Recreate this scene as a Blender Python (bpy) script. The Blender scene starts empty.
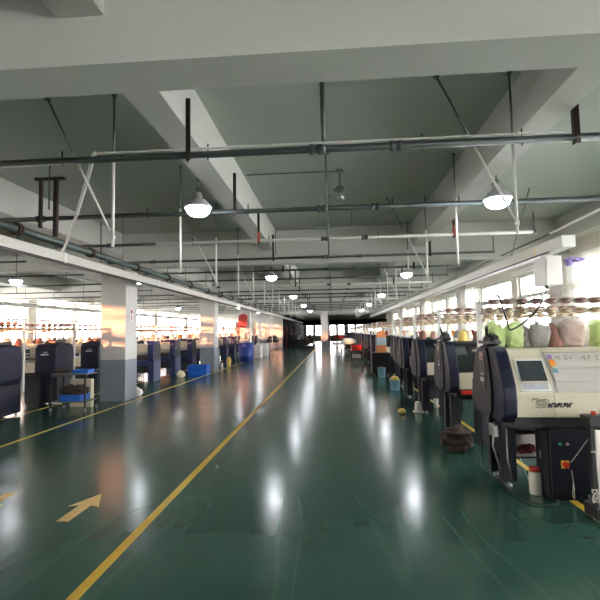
import bpy, bmesh, math, random
from mathutils import Vector, Matrix, noise
random.seed(7)
SC = bpy.context.scene
COL = SC.collection
R = math.radians
H = 1.6
# ------------------------------------------------------------------ materials
def lin(c):
    return tuple(((x/255)/12.92 if x/255 <= .04045 else ((x/255+.055)/1.055)**2.4) for x in c) + (1,)
def mat(name, rgb, rough=.6, metal=0, var=.0, scale=6, bump=0, trans=0, alpha=1, spec=.5, coat=0):
    m = bpy.data.materials.new(name); m.use_nodes = True
    nt = m.node_tree; b = nt.nodes['Principled BSDF']
    c = lin(rgb)
    b.inputs['Base Color'].default_value = c
    b.inputs['Roughness'].default_value = rough
    b.inputs['Metallic'].default_value = metal
    b.inputs['Transmission Weight'].default_value = trans
    b.inputs['Alpha'].default_value = alpha
    b.inputs['Specular IOR Level'].default_value = spec
    b.inputs['Coat Weight'].default_value = coat
    tc = nt.nodes.new('ShaderNodeTexCoord')
    n = nt.nodes.new('ShaderNodeTexNoise'); n.inputs['Scale'].default_value = scale; n.inputs['Detail'].default_value = 4
    nt.links.new(tc.outputs['Object'], n.inputs['Vector'])
    mx = nt.nodes.new('ShaderNodeMixRGB'); mx.blend_type = 'MIX'
    lo = tuple(max(0, v*(1-var)) for v in c[:3])+(1,); hi = tuple(min(1, v*(1+var)) for v in c[:3])+(1,)
    mx.inputs['Color1'].default_value = lo; mx.inputs['Color2'].default_value = hi
    nt.links.new(n.outputs['Fac'], mx.inputs['Fac']); nt.links.new(mx.outputs['Color'], b.inputs['Base Color'])
    if bump:
        bp = nt.nodes.new('ShaderNodeBump'); bp.inputs['Strength'].default_value = bump; bp.inputs['Distance'].default_value = .02
        nt.links.new(n.outputs['Fac'], bp.inputs['Height']); nt.links.new(bp.outputs['Normal'], b.inputs['Normal'])
    return m
def emit(name, rgb, s):
    m = bpy.data.materials.new(name); m.use_nodes = True
    b = m.node_tree.nodes['Principled BSDF']
    b.inputs['Base Color'].default_value = lin(rgb)
    b.inputs['Emission Color'].default_value = lin(rgb); b.inputs['Emission Strength'].default_value = s
    return m
def glass(name, tint=(1, 1, 1), gl=.06, rough=.02):
    m = bpy.data.materials.new(name); m.use_nodes = True
    nt = m.node_tree; nt.nodes.remove(nt.nodes['Principled BSDF']); out = nt.nodes['Material Output']
    t = nt.nodes.new('ShaderNodeBsdfTransparent'); t.inputs['Color'].default_value = (*tint, 1)
    g = nt.nodes.new('ShaderNodeBsdfGlossy'); g.inputs['Roughness'].default_value = rough
    mx = nt.nodes.new('ShaderNodeMixShader'); mx.inputs['Fac'].default_value = gl
    nt.links.new(t.outputs[0], mx.inputs[1]); nt.links.new(g.outputs[0], mx.inputs[2]); nt.links.new(mx.outputs[0], out.inputs['Surface'])
    return m
def film(name, rgb, fac=.6, bump=.9):
    """thin wrinkled film or frosted sheet: part see-through, part diffuse, part translucent"""
    m = bpy.data.materials.new(name); m.use_nodes = True
    nt = m.node_tree; nt.nodes.remove(nt.nodes['Principled BSDF']); out = nt.nodes['Material Output']
    t = nt.nodes.new('ShaderNodeBsdfTransparent'); t.inputs['Color'].default_value = (.95, .95, .95, 1)
    d = nt.nodes.new('ShaderNodeBsdfPrincipled'); d.inputs['Base Color'].default_value = lin(rgb); d.inputs['Roughness'].default_value = .3
    s = nt.nodes.new('ShaderNodeBsdfTranslucent'); s.inputs['Color'].default_value = lin(rgb)
    a = nt.nodes.new('ShaderNodeMixShader'); a.inputs['Fac'].default_value = .45
    nt.links.new(d.outputs[0], a.inputs[1]); nt.links.new(s.outputs[0], a.inputs[2])
    mx = nt.nodes.new('ShaderNodeMixShader'); mx.inputs['Fac'].default_value = fac
    nt.links.new(t.outputs[0], mx.inputs[1]); nt.links.new(a.outputs[0], mx.inputs[2]); nt.links.new(mx.outputs[0], out.inputs['Surface'])
    tc = nt.nodes.new('ShaderNodeTexCoord'); n = nt.nodes.new('ShaderNodeTexNoise'); n.inputs['Scale'].default_value = 22
    bp = nt.nodes.new('ShaderNodeBump'); bp.inputs['Strength'].default_value = bump; bp.inputs['Distance'].default_value = .04
    nt.links.new(tc.outputs['Object'], n.inputs['Vector']); nt.links.new(n.outputs['Fac'], bp.inputs['Height']); nt.links.new(bp.outputs['Normal'], d.inputs['Normal'])
    return m
def floor_mat():
    m = bpy.data.materials.new('green_epoxy'); m.use_nodes = True
    nt = m.node_tree; b = nt.nodes['Principled BSDF']
    tc = nt.nodes.new('ShaderNodeTexCoord')
    n = nt.nodes.new('ShaderNodeTexNoise'); n.inputs['Scale'].default_value = .8; n.inputs['Detail'].default_value = 6
    nt.links.new(tc.outputs['Object'], n.inputs['Vector'])
    cr = nt.nodes.new('ShaderNodeValToRGB')
    cr.color_ramp.elements[0].position = .3; cr.color_ramp.elements[0].color = lin((38, 70, 60))
    cr.color_ramp.elements[1].position = .75; cr.color_ramp.elements[1].color = lin((56, 93, 80))
    nt.links.new(n.outputs['Fac'], cr.inputs['Fac'])
    # pale worn wheel tracks, long curved streaks down the aisle
    mp = nt.nodes.new('ShaderNodeMapping'); mp.inputs['Scale'].default_value = (1.0, .16, 1); mp.inputs['Rotation'].default_value = (0, 0, R(12))
    w = nt.nodes.new('ShaderNodeTexNoise'); w.inputs['Scale'].default_value = .9; w.inputs['Detail'].default_value = 1.5
    nt.links.new(tc.outputs['Object'], mp.inputs['Vector']); nt.links.new(mp.outputs[0], w.inputs['Vector'])
    c2 = nt.nodes.new('ShaderNodeValToRGB'); el = c2.color_ramp.elements; el[0].position = .49; el[1].position = .51
    el[0].color = (0, 0, 0, 1); el[1].color = (0, 0, 0, 1); q = el.new(.5); q.color = (.15, .15, .15, 1)
    q = el.new(.565); q.color = (0, 0, 0, 1); q = el.new(.572); q.color = (.16, .16, .16, 1); q = el.new(.58); q.color = (0, 0, 0, 1)
    nt.links.new(w.outputs['Fac'], c2.inputs['Fac'])
    mx = nt.nodes.new('ShaderNodeMixRGB'); mx.inputs['Color2'].default_value = lin((96, 124, 110))
    nt.links.new(c2.outputs['Color'], mx.inputs['Fac']); nt.links.new(cr.outputs['Color'], mx.inputs['Color1'])
    nt.links.new(mx.outputs['Color'], b.inputs['Base Color'])
    mr = nt.nodes.new('ShaderNodeMapRange'); mr.inputs['To Min'].default_value = .13; mr.inputs['To Max'].default_value = .25
    n2 = nt.nodes.new('ShaderNodeTexNoise'); n2.inputs['Scale'].default_value = 1.7; n2.inputs['Detail'].default_value = 8
    nt.links.new(tc.outputs['Object'], n2.inputs['Vector']); nt.links.new(n2.outputs['Fac'], mr.inputs['Value']); nt.links.new(mr.outputs[0], b.inputs['Roughness'])
    n3 = nt.nodes.new('ShaderNodeTexNoise'); n3.inputs['Scale'].default_value = 2.2; n3.inputs['Detail'].default_value = 3
    nt.links.new(tc.outputs['Object'], n3.inputs['Vector'])
    bp = nt.nodes.new('ShaderNodeBump'); bp.inputs['Strength'].default_value = .07; bp.inputs['Distance'].default_value = .02
    nt.links.new(n3.outputs['Fac'], bp.inputs['Height']); nt.links.new(bp.outputs['Normal'], b.inputs['Normal'])
    b.inputs['Specular IOR Level'].default_value = .55
    return m
def column_mat():
    m = mat('column_paint', (196, 194, 190), .55, var=.04, scale=2)
    nt = m.node_tree; b = nt.nodes['Principled BSDF']
    src = b.inputs['Base Color'].links[0].from_socket
    tc = nt.nodes.new('ShaderNodeTexCoord'); sp = nt.nodes.new('ShaderNodeSeparateXYZ'); g = nt.nodes.new('ShaderNodeMath'); g.operation = 'LESS_THAN'; g.inputs[1].default_value = 1.0
    nt.links.new(tc.outputs['Object'], sp.inputs[0]); nt.links.new(sp.outputs['Z'], g.inputs[0])
    mx = nt.nodes.new('ShaderNodeMixRGB'); mx.inputs['Color2'].default_value = lin((128, 134, 142))
    nt.links.new(g.outputs[0], mx.inputs['Fac']); nt.links.new(src, mx.inputs['Color1']); nt.links.new(mx.outputs[0], b.inputs['Base Color'])
    return m
M = dict(
    floor=floor_mat(), column=column_mat(),
    slab=mat('slab_paint', (178, 182, 174), .9, var=.05, scale=.7),
    beam=mat('beam_paint', (192, 192, 185), .9, var=.05, scale=1),
    wall=mat('wall_plaster', (205, 200, 188), .85, var=.04, scale=1),
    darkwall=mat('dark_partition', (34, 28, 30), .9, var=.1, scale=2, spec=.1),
    white=mat('white_enamel', (206, 206, 200), .4, var=.03),
    trunk=mat('trunking_white', (196, 193, 184), .45, var=.03, scale=2),
    frame=mat('window_frame_white', (200, 198, 190), .4, var=.03),
    pipe=mat('pipe_paint', (66, 74, 72), .45, metal=.3, var=.15, scale=5),
    greenpipe=mat('main_pipe_paint', (82, 96, 92), .35, metal=.3, var=.12, scale=5),
    flange=mat('rusty_flange', (72, 52, 44), .7, metal=.3, var=.3, scale=20),
    rod=mat('galvanised_rod', (110, 112, 108), .45, metal=.5, var=.15),
    whiterod=mat('white_rod', (215, 213, 205), .45, var=.05),
    bracket=mat('brown_primer', (52, 34, 32), .7, var=.25, scale=12),
    red=mat('red_primer', (196, 88, 72), .6, var=.2, scale=12),
    yellow=mat('yellow_line_paint', (206, 170, 52), .4, var=.15, scale=5),
    arrow=mat('arrow_paint', (214, 178, 118), .45, var=.18, scale=5),
    cream=mat('cream_panel', (202, 194, 170), .42, var=.03),
    navy=mat('navy_shell', (17, 22, 46), .5, var=.08, spec=.3),
    navyblue=mat('blue_shell', (28, 35, 80), .4, var=.08),
    char=mat('charcoal_shell', (34, 36, 44), .5, var=.08, spec=.3),
    black=mat('black_paint', (20, 20, 24), .45, var=.15),
    darkbody=mat('dark_blue_cabinet', (18, 22, 38), .42, var=.1),
    grayblue=mat('grey_blue_panel', (84, 90, 112), .5, var=.06),
    steel=mat('bright_steel', (170, 170, 168), .3, metal=.8, var=.1),
    screen=mat('screen_glass', (52, 60, 64), .12, var=.05),
    keys=mat('key_caps', (186, 192, 204), .5, var=.05),
    bezel=mat('screen_bezel', (216, 216, 208), .4, var=.02),
    ink=mat('dark_ink', (48, 44, 48), .6), pink=mat('pink_print', (206, 150, 160), .6),
    purple=mat('purple_plastic', (142, 120, 186), .5, var=.15, scale=20),
    orange=mat('orange_plastic', (238, 150, 50), .45, var=.05), teal=mat('teal_sticker', (90, 150, 160), .5),
    redp=mat('red_plastic', (206, 46, 36), .35, var=.05), yel=mat('yellow_plastic', (232, 196, 70), .4, var=.05),
    grn=mat('green_lens', (50, 170, 120), .3), tens=mat('brown_disc', (150, 122, 112), .45, var=.3, scale=40),
    tens2=mat('beige_disc', (196, 178, 150), .5, var=.25, scale=40),
    blue=mat('blue_crate_plastic', (22, 96, 196), .4, var=.06), dblue=mat('dark_blue_barrel', (34, 60, 138), .42, var=.06),
    lblue=mat('pale_blue_plastic', (150, 196, 220), .4, var=.05), pinkp=mat('pink_yarn', (222, 70, 120), .8, var=.15, scale=40),
    lime=mat('pale_green_yarn', (208, 226, 150), .85, var=.12, scale=60, bump=.3),
    greyyarn=mat('grey_yarn', (140, 132, 128), .9, var=.15, scale=60, bump=.3),
    brownyarn=mat('brown_yarn', (128, 92, 78), .9, var=.2, scale=60, bump=.3),
    roseyarn=mat('dusty_rose_yarn', (190, 158, 142), .9, var=.2, scale=60, bump=.3),
    creamyarn=mat('cream_yarn', (226, 214, 186), .9, var=.1, scale=60, bump=.3),
    maroon=mat('maroon_yarn', (116, 38, 46), .9, var=.2, scale=40, bump=.3),
    yelyarn=mat('yellow_yarn', (226, 196, 110), .9, var=.15, scale=40, bump=.3),
    browncloth=mat('brown_fabric', (62, 50, 44), .9, var=.3, scale=14, bump=.5),
    rubber=mat('black_cable', (22, 22, 22), .5), tyre=mat('grey_castor', (110, 110, 110), .6),
    film=film('clear_film', (226, 224, 220), .38), frost=film('frosted_sheet', (232, 228, 220), .93, .03), smoke=film('smoked_sheet', (52, 58, 58), .78, .05),
    filmgreen=film('green_film', (226, 240, 190), .5), curtain=film('white_curtain', (248, 246, 240), .97, .1),
    glass=glass('window_glass'), lens=emit('lamp_lens', (244, 248, 255), 19), alu=mat('lamp_aluminium', (196, 198, 200), .35, metal=.4, var=.04),
    jar=glass('jar_glass', (.85, .88, .86), .25, .08), clothorange=mat('orange_cloth', (236, 150, 96), .8, var=.1), clothblue=mat('pale_blue_cloth', (186, 208, 216), .8, var=.06),
    lidred=mat('red_lid', (196, 60, 52), .45), bottle=mat('white_bottle', (222, 218, 208), .4, var=.02), limeb=mat('lime_bottle_plastic', (150, 220, 60), .35),
    wood=mat('grey_wood_top', (98, 98, 94), .6, var=.15, scale=8), signw=mat('sign_white', (232, 226, 222), .5), rosered=mat('red_banner', (178, 60, 58), .7, var=.1),
    ground=mat('yard_concrete', (218, 222, 224), .9, var=.1, scale=.3),
)
# ------------------------------------------------------------------ mesh builder
class MB:
    def __init__(s): s.b = bmesh.new()
    def _x(s, vs, m):
        bmesh.ops.transform(s.b, matrix=m, verts=vs)
    def box(s, x0, x1, y0, y1, z0, z1, bev=0, seg=2, rot=None):
        t = bmesh.new(); bmesh.ops.create_cube(t, size=1)
        for v in t.verts: v.co = Vector((v.co.x*(x1-x0), v.co.y*(y1-y0), v.co.z*(z1-z0)))
        if bev: bmesh.ops.bevel(t, geom=t.edges[:], offset=min(bev, .45*min(abs(x1-x0), abs(y1-y0), abs(z1-z0))), segments=seg, affect='EDGES', profile=.5)
        if rot is not None: bmesh.ops.transform(t, matrix=rot.to_4x4(), verts=t.verts)
        bmesh.ops.translate(t, vec=((x0+x1)/2, (y0+y1)/2, (z0+z1)/2), verts=t.verts)
        s._merge(t); return s
    def _merge(s, t):
        me = bpy.data.meshes.new('tmp'); t.to_mesh(me); t.free(); s.b.from_mesh(me); bpy.data.meshes.remove(me)
    def tube(s, pts, r, n=8, cap=True):
        pts = [Vector(p) for p in pts]; rings = []
        rr = r if isinstance(r, (list, tuple)) else [r]*len(pts)
        for i, p in enumerate(pts):
            d = (pts[min(i+1, len(pts)-1)]-pts[max(i-1, 0)]).normalized()
            a = d.cross(Vector((0, 0, 1)) if abs(d.z) < .95 else Vector((1, 0, 0))).normalized(); c = d.cross(a)
            rings.append([s.b.verts.new(p+(a*math.cos(2*math.pi*k/n)+c*math.sin(2*math.pi*k/n))*rr[i]) for k in range(n)])
        for A, B in zip(rings, rings[1:]):
            for k in range(n):
                f = s.b.faces.new((A[k], A[(k+1) % n], B[(k+1) % n], B[k])); f.smooth = True
        if cap:
            s.b.faces.new(rings[0][::-1]); s.b.faces.new(rings[-1])
        return s
    def lathe(s, prof, c=(0, 0, 0), n=16, axis='z', sm=True):
        rings = []
        for r, h in prof:
            ring = []
            for k in range(n):
                a = 2*math.pi*k/n; u, v = r*math.cos(a), r*math.sin(a)
                p = {'z': (u, v, h), 'x': (h, u, v), 'y': (u, h, v)}[axis]
                ring.append(s.b.verts.new(Vector(c)+Vector(p)))
            rings.append(ring)
        for A, B in zip(rings, rings[1:]):
            for k in range(n):
                f = s.b.faces.new((A[k], A[(k+1) % n], B[(k+1) % n], B[k])); f.smooth = sm
        s.b.faces.new(rings[0][::-1]); s.b.faces.new(rings[-1])
        return s
    def prism(s, poly, x0, x1, bev=0, plane='yz'):
        """extrude a polygon given in (y, z) along x, or in (x, z) along y, or (x, y) along z"""
        t = bmesh.new()
        def P(a, b, h): return {'yz': (h, a, b), 'xz': (a, h, b), 'xy': (a, b, h)}[plane]
        A = [t.verts.new(P(a, b, x0)) for a, b in poly]; B = [t.verts.new(P(a, b, x1)) for a, b in poly]
        t.faces.new(A[::-1]); t.faces.new(B); n = len(poly)
        for k in range(n): t.faces.new((A[k], A[(k+1) % n], B[(k+1) % n], B[k]))
        bmesh.ops.recalc_face_normals(t, faces=t.faces[:])
        if bev: bmesh.ops.bevel(t, geom=t.edges[:], offset=bev, segments=2, affect='EDGES', profile=.5)
        s._merge(t); return s
    def blob(s, c, r, seed=0, amp=.2, freq=6, sub=3, flat=None, sq=1):
        t = bmesh.new(); bmesh.ops.create_icosphere(t, subdivisions=sub, radius=1)
        for v in t.verts:
            p = v.co.normalized(); k = 1+amp*noise.noise(p*freq*.5+Vector((seed*3.1, seed*1.7, seed)))
            q = Vector([math.copysign(abs(a)**sq, a) for a in p])
            v.co = Vector((q.x*r[0]*k, q.y*r[1]*k, q.z*r[2]*k))
            if flat is not None: v.co.z = max(v.co.z, -r[2]*flat)
        bmesh.ops.translate(t, vec=c, verts=t.verts)
        for f in t.faces: f.smooth = True
        s._merge(t); return s
    def mirror(s, L):
        for v in s.b.verts: v.co.x = L-v.co.x
        bmesh.ops.reverse_faces(s.b, faces=s.b.faces[:]); return s
    def move(s, v): bmesh.ops.translate(s.b, vec=v, verts=s.b.verts); return s
    def build(s, name, m, parent=None, loc=None):
        bmesh.ops.recalc_face_normals(s.b, faces=s.b.faces[:])
        me = bpy.data.meshes.new(name); s.b.to_mesh(me); s.b.free(); me.materials.append(M[m] if isinstance(m, str) else m)
        o = bpy.data.objects.new(name, me); COL.objects.link(o)
        if parent: o.parent = parent
        if loc: o.location = loc
        return o
def tag(o, label=None, cat=None, group=None, kind=None):
    if label: o['label'] = label
    if cat: o['category'] = cat
    if group: o['group'] = group
    if kind: o['kind'] = kind
    return o
def thing(name, label, cat, loc=(0, 0, 0), group=None):
    o = bpy.data.objects.new(name, None); COL.objects.link(o); o.location = loc; o.empty_display_size = .1
    return tag(o, label, cat, group)
def struct(name, mb, m, parent=None):
    o = mb.build(name, m, parent); o['kind'] = 'structure'; return o
KIDS = {}
def kids(o): return [c for c in COL.objects if c.parent == o]
def copy_tree(o, parent=None, cache=None):
    c = o.copy(); COL.objects.link(c); c.parent = parent
    for ch in cache[o.name] if cache and o.name in cache else []: copy_tree(ch, c, cache)
    return c
def make_cache(o, d=None):
    d = {} if d is None else d
    ks = list(o.children_recursive)
    for k in ks+[o]: d[k.name] = [x for x in ks if x.parent == k]
    return d
ORD = 'first second third fourth fifth sixth seventh eighth ninth tenth eleventh twelfth thirteenth fourteenth fifteenth sixteenth seventeenth eighteenth nineteenth twentieth twenty-first twenty-second twenty-third twenty-fourth twenty-fifth'.split()

# ------------------------------------------------------------------ the shell
ZC, YB, YE = 4.1, -8.0, 75.0
XL, XR = -15.5, 5.5
struct('floor', MB().box(XL-.3, 10, YB-.2, YE+.3, -.2, 0), 'floor')
struct('ceiling', MB().box(XL-.3, 10, YB-.2, YE+.3, ZC, ZC+.2), 'slab')
CY = [2.72+8.2*k for k in range(-1, 9)]          # transverse frame lines
for i, c in enumerate(CY):
    struct('beam', MB().box(XL, XR if c < 43 else 9.5, c-.17, c+.17, 3.25, ZC), 'beam')
for x0, x1 in ((-15.2, -14.9), (-12.2, -11.9), (-8.9, -8.6), (-5.45, -5.15), (-1.66, -1.36), (1.9, 2.2), (5.2, 5.5)):
    mb = MB()
    for a, b in zip([YB]+CY, CY+[YE]):
        mb.box(x0, x1, (a+.17 if a != YB else a), (b-.17 if b != YE else b), 3.56, ZC)
    struct('ceiling_beam', mb, 'beam')
# columns along the aisle
for k, c in enumerate(CY[2:7]):
    struct('column', MB().box(-5.63, -5.0, c-.32, c+.33, 0, 3.25, .015), 'column')
    struct('column', MB().box(5.2, 5.52, c-.3, c+.3, 0, 3.25, .01), 'column')
struct('column', MB().box(-1.02, -.42, 38.7, 39.3, 0, ZC, .01), 'column')
struct('column', MB().box(-1.02, -.42, 57, 57.6, 0, ZC, .01), 'column')
# walls with openings ------------------------------------------------
nwin = 0
def wall_with_windows(name, side, x, spans, y0, y1, th=.24):
    """spans: (ya, yb, z0, z1, transom z or None, mullion step)"""
    global nwin
    s = 1 if side == 'right' else -1; xa, xb = sorted((x, x+s*th)); mb = MB(); y = y0
    for (a, b, z0, z1, tr, st) in spans:
        if a > y: mb.box(xa, xb, y, a, 0, ZC)
        mb.box(xa, xb, a, b, 0, z0); mb.box(xa, xb, a, b, z1, ZC); y = b
        nwin += 1
        f = MB(); xm = (xa+xb)/2
        for (p, q) in ((a, a+.06), (b-.06, b)): f.box(xm-.04, xm+.04, p, q, z0, z1)
        f.box(xm-.04, xm+.04, a+.06, b-.06, z0, z0+.06); f.box(xm-.04, xm+.04, a+.06, b-.06, z1-.06, z1)
        if tr: f.box(xm-.05, xm+.05, a+.06, b-.06, tr-.05, tr+.05)
        elif side == 'left': f.box(xm-.05, xm+.05, a+.06, b-.06, 2.74, 2.98).box(xm-.05, xm+.05, a+.06, b-.06, 3.36, 3.44)  # bars of the unseen high windows, set to band the sun on the columns
        n = max(1, round((b-a)/st))
        for i in range(1, n):
            yy = a+(b-a)*i/n; f.box(xm-.025, xm+.025, yy-.025, yy+.025, z0+.06, z1-.06)
        w = struct('window_%d' % nwin, f, 'frame')
        MB().box(xm-.004, xm+.004, a+.03, b-.03, z0+.03, z1-.03).build('pane', 'glass', w)
        l = MB().box(x-.06*s if s < 0 else x-.06, x+.06, a-.08, b+.08, z0-.04, z0).build('window_sill', 'frame', w)
    if y < y1: mb.box(xa, xb, y, y1, 0, ZC)
    struct(name, mb, 'wall')
sp = []
curt = []
for c in CY[:6]:
    for a, b in ((c+.42, c+2.9), (c+3.35, c+6.35), (c+6.55, c+7.78)):
        if b < 43.2: sp.append((max(a, YB+.3), b, .95, 3.12, 2.5, .78))
    curt.append((c+6.5, c+7.83))
wall_with_windows('wall_right', 'right', XR, sp, YB, 43.5)
# window head ledges on the right wall (rolled blind cases)
for i, c in enumerate(CY[:5]):
    o = MB().lathe([(.06, 0), (.07, .01), (.07, 2.59), (.06, 2.6)], n=10, axis='y').build('blind_roll', 'white', None, (5.42, c+.38, 3.2))
    tag(o, 'white rolled blind above the first window past %s' % ('the frame edge on the right' if i == 0 else 'the %s right-hand wall column' % ORD[i-1]), 'blind', 'rolled blinds')
for i, (a, b) in enumerate(curt):
    if b > 43: continue
    mb = MB(); pts = []; n = 28
    for k in range(n+1):
        y = a+(b-a)*k/n; pts.append((5.40+.025*math.sin(k*1.9), y))
    poly = pts+[(x+.006, y) for x, y in pts[::-1]]
    mb.prism(poly, .9, 3.2, plane='xy')
    o = mb.build('curtain', 'curtain')
    tag(o, 'white curtain glowing over the window just before the %s column on the right wall' % ORD[max(0, i-0)], 'curtain', 'white window curtains')
sp = []
for k in range(0, 11):
    p = 14.1+8.2*(k-3)
    hi = p+8.2 < 13  # out of view: sills raised to keep low sun off the column bases
    for a, b in ((p+.35, p+3.85), (p+4.05, p+7.85)):
        if a < YB+.2 or b > 74: continue
        sp.append((a, b, 2.42 if hi else 1.0, 3.65, None if hi else 2.45, 1.2))
sp = [s_ for s_ in sp]
wall_with_windows('wall_left', 'left', XL, sorted(sp), YB, YE)
# far zone: partition, side wall, end wall with windows
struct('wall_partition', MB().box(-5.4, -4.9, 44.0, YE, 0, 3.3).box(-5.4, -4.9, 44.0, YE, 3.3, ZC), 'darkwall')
struct('wall_return', MB().box(-7.4, -4.88, 43.4, 44.0, 0, ZC), 'column')
struct('wall_step', MB().box(XR, 9.6, 43.5, 43.7, 0, ZC), 'wall')
struct('wall_side', MB().box(9.5, 9.7, 43.7, YE, 0, ZC), 'wall')
struct('wall_back_left', MB().box(XL-.3, -5.4, YE, YE+.2, 0, ZC), 'wall')
mb = MB(); x = -4.9; ops = [(-4.4, -3.3), (-2.9, -1.9), (-.5, .5), (.85, 1.85), (2.5, 3.5), (3.9, 4.9), (5.6, 6.6), (7.0, 8.0)]
for a, b in ops:
    mb.box(x, a, YE, YE+.24, 0, ZC); mb.box(a, b, YE, YE+.24, 0, .9); mb.box(a, b, YE, YE+.24, 2.6, ZC); x = b
    nwin += 1; f = MB()
    for p in (a, (a+b)/2-.03, b-.06): f.box(p, p+.06, YE+.08, YE+.16, .9, 2.6)
    f.box(a, b, YE+.08, YE+.16, .9, .98); f.box(a, b, YE+.08, YE+.16, 2.54, 2.6); f.box(a, b, YE+.08, YE+.16, 1.9, 1.97)
    w = struct('window_%d' % nwin, f, 'frame')
    MB().box(a+.03, b-.03, YE+.116, YE+.124, .92, 2.58).build('pane', 'glass', w)
mb.box(x, 9.7, YE, YE+.24, 0, ZC)
struct('wall_far', mb, 'wall')
struct('beam', MB().box(-4.9, 9.5, 73.2, 73.6, 2.62, ZC), 'darkwall')  # near-black colour stands in for the unlit zone above the far windows
struct('beam', MB().box(-4.9, 9.5, 66.2, 66.6, 2.75, 3.24), 'darkwall')  # same dark colour, painted shade under the unlit far ceiling
struct('wall_behind', MB().box(XL-.3, XR+.3, YB-.2, YB, 0, ZC), 'wall')
struct('ground', MB().box(-160, 160, -120, 220, -.6, -.25), 'ground')
# floor paint ---------------------------------------------------------
for i, (x, w, a, b) in enumerate(((-1.62, .075, -2, 46), (-4.88, .065, -2, 43), (-6.46, .06, 0, 30), (2.17, .07, 0, 40))):
    if i == 3:
        mb = MB().box(x-w/2, x+w/2, a, b, 0, .002)
    elif i == 1: mb = MB().box(x-w/2, x+w/2, a, b, 0, .002)
    else: mb = MB().box(x-w/2, x+w/2, a, b, 0, .002)
    struct('floor_line', mb, 'yellow')
def arrow(x, y0, y1, flip, label):
    L = y1-y0; p = [(-.055, 0), (.055, 0), (.055, L*.55), (.15, L*.5), (0, L), (-.15, L*.5), (-.055, L*.55)]
    if flip: p = [(a, L-b) for a, b in p]
    tag(MB().prism(p, 0, .003, plane='xy').build('floor_arrow', 'arrow', None, (x, y0, .0005)), label, 'painted arrow', None)
arrow(-2.37, 3.86, 4.52, False, 'tan arrow painted on the green floor left of the yellow line, pointing down the hall')
arrow(-3.33, 3.9, 4.52, True, 'tan arrow painted on the floor at the left edge, only its blunt tail showing')

# ------------------------------------------------------------------ ceiling services
PY = [4.12+2.05*k for k in range(17)]
ZP = 3.3
def hang_pipe(k, y):
    xl, xr = -5.3, 3.62
    whitefrom = {2: -3.3, 6: -4.9, 10: -4.9}.get(k)
    t = thing('overhead_pipe', 'dark grey overhead pipe crossing the aisle, %s from the camera' % ORD[k] if whitefrom is None else
              'overhead pipe crossing the aisle with a white painted length, %s from the camera' % ORD[k], 'pipe', (0, y, ZP), 'pipes crossing under the ceiling')
    r = .034 if k < 2 else .028
    mb = MB()
    if whitefrom is None: mb.tube([(xl, 0, 0), (xr, 0, 0)], r, 10)
    else: mb.tube([(xl, 0, 0), (whitefrom, 0, 0)], r, 10)
    mb.build('pipe', 'pipe', t)
    if whitefrom is not None:
        o = MB().tube([(whitefrom, 0, 0), (xr, 0, 0)], .028, 10).build('pipe_section', 'whiterod', t); o['label'] = 'white painted length of pipe'
    for cx in (-.12, .62, -4.2):
        mb = MB(); mb.lathe([(r+.004, -.06), (r+.016, -.055), (r+.016, -.02), (r+.006, -.018), (r+.006, .018), (r+.016, .02), (r+.016, .055), (r+.004, .06)], (cx, 0, 0), 10, 'x')
        mb.build('coupling', 'pipe', t)
    # middle hanger
    mb = MB().tube([(-.05, 0, r), (-.05, 0, ZC-ZP-.02)], .016 if k else .022, 8).lathe([(.06, ZC-ZP-.02), (.06, ZC-ZP-.002)], (-.05, 0, 0), 10)
    mb.lathe([(r+.012, -.02), (r+.012, .02)], (-.05, 0, 0), 10, 'x')
    mb.build('hanger_rod', 'rod', t)
    # riser at the right end
    MB().tube([(xr, 0, -.01), (xr, 0, .36)], .016, 8).lathe([(.034, -.035), (.034, .035)], (xr, 0, 0), 10).build('riser', 'rod', t)
    # brackets on the ceiling beams
    for bx, zz in ((-1.335, .5), (2.225, .42)):
        mb = MB().box(bx-.022, bx+.022, -.03, -.02, -.06, zz+.05, .0).box(bx-.022, bx-.014, -.03, .03, -.06, zz+.05)
        if k in (2,):
            mb.build('bracket', 'bracket', t)
            o = MB().box(bx-.024, bx+.024, -.036, -.031, -.03, .16).build('bracket_plate', 'red', t); o['label'] = 'red primed bracket plate'
        else: mb.build('bracket', 'bracket', t)
    # small clips over the pipe
    for cx in (-2.6, -1.15, .86, 1.75):
        if k < 3: MB().tube([(cx, 0, -r-.02), (cx, 0, r+.07)], .007, 6).build('clip', 'black', t)
for k, y in enumerate(PY): hang_pipe(k, y)
# left bay pipes
for k in range(14):
    y = 6.2+2.05*k
    t = thing('overhead_pipe', 'thin dark pipe under the ceiling of the left bay, %s from the camera' % ORD[k], 'pipe', (0, y, 3.05), 'pipes in the left bay')
    MB().tube([(-14.6, 0, 0), (-5.9, 0, 0)], .02, 8).build('pipe', 'pipe', t)
    for hx in (-13.2, -10.6, -7.6): MB().tube([(hx, 0, -.02), (hx, 0, ZC-3.05)], .011, 6).build('hanger_rod', 'rod', t)
# main pipe running down the hall
t = thing('main_pipe', 'thick grey-green main pipe with rusty flanges running beside the white trunking', 'pipe', (-4.66, 0, 3.2))
MB().tube([(0, 2.95, 0), (0, 43, 0)], .062, 14).build('pipe', 'greenpipe', t)
for k in range(19):
    MB().lathe([(.095, -.05), (.095, -.012), (.07, -.01), (.07, .01), (.095, .012), (.095, .05)], (0, 4.25+2.05*k, 0), 12, 'y').build('flange', 'flange', t)
for k, y in enumerate((5.2, 9.4, 13.4, 17.6, 21.6, 25.8)):
    MB().tube([(-.35, y, ZC-3.2), (-.35, y, -.02), (.14, y, -.02)], .014, 6).build('hanger_rod', 'rod', t)
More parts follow.
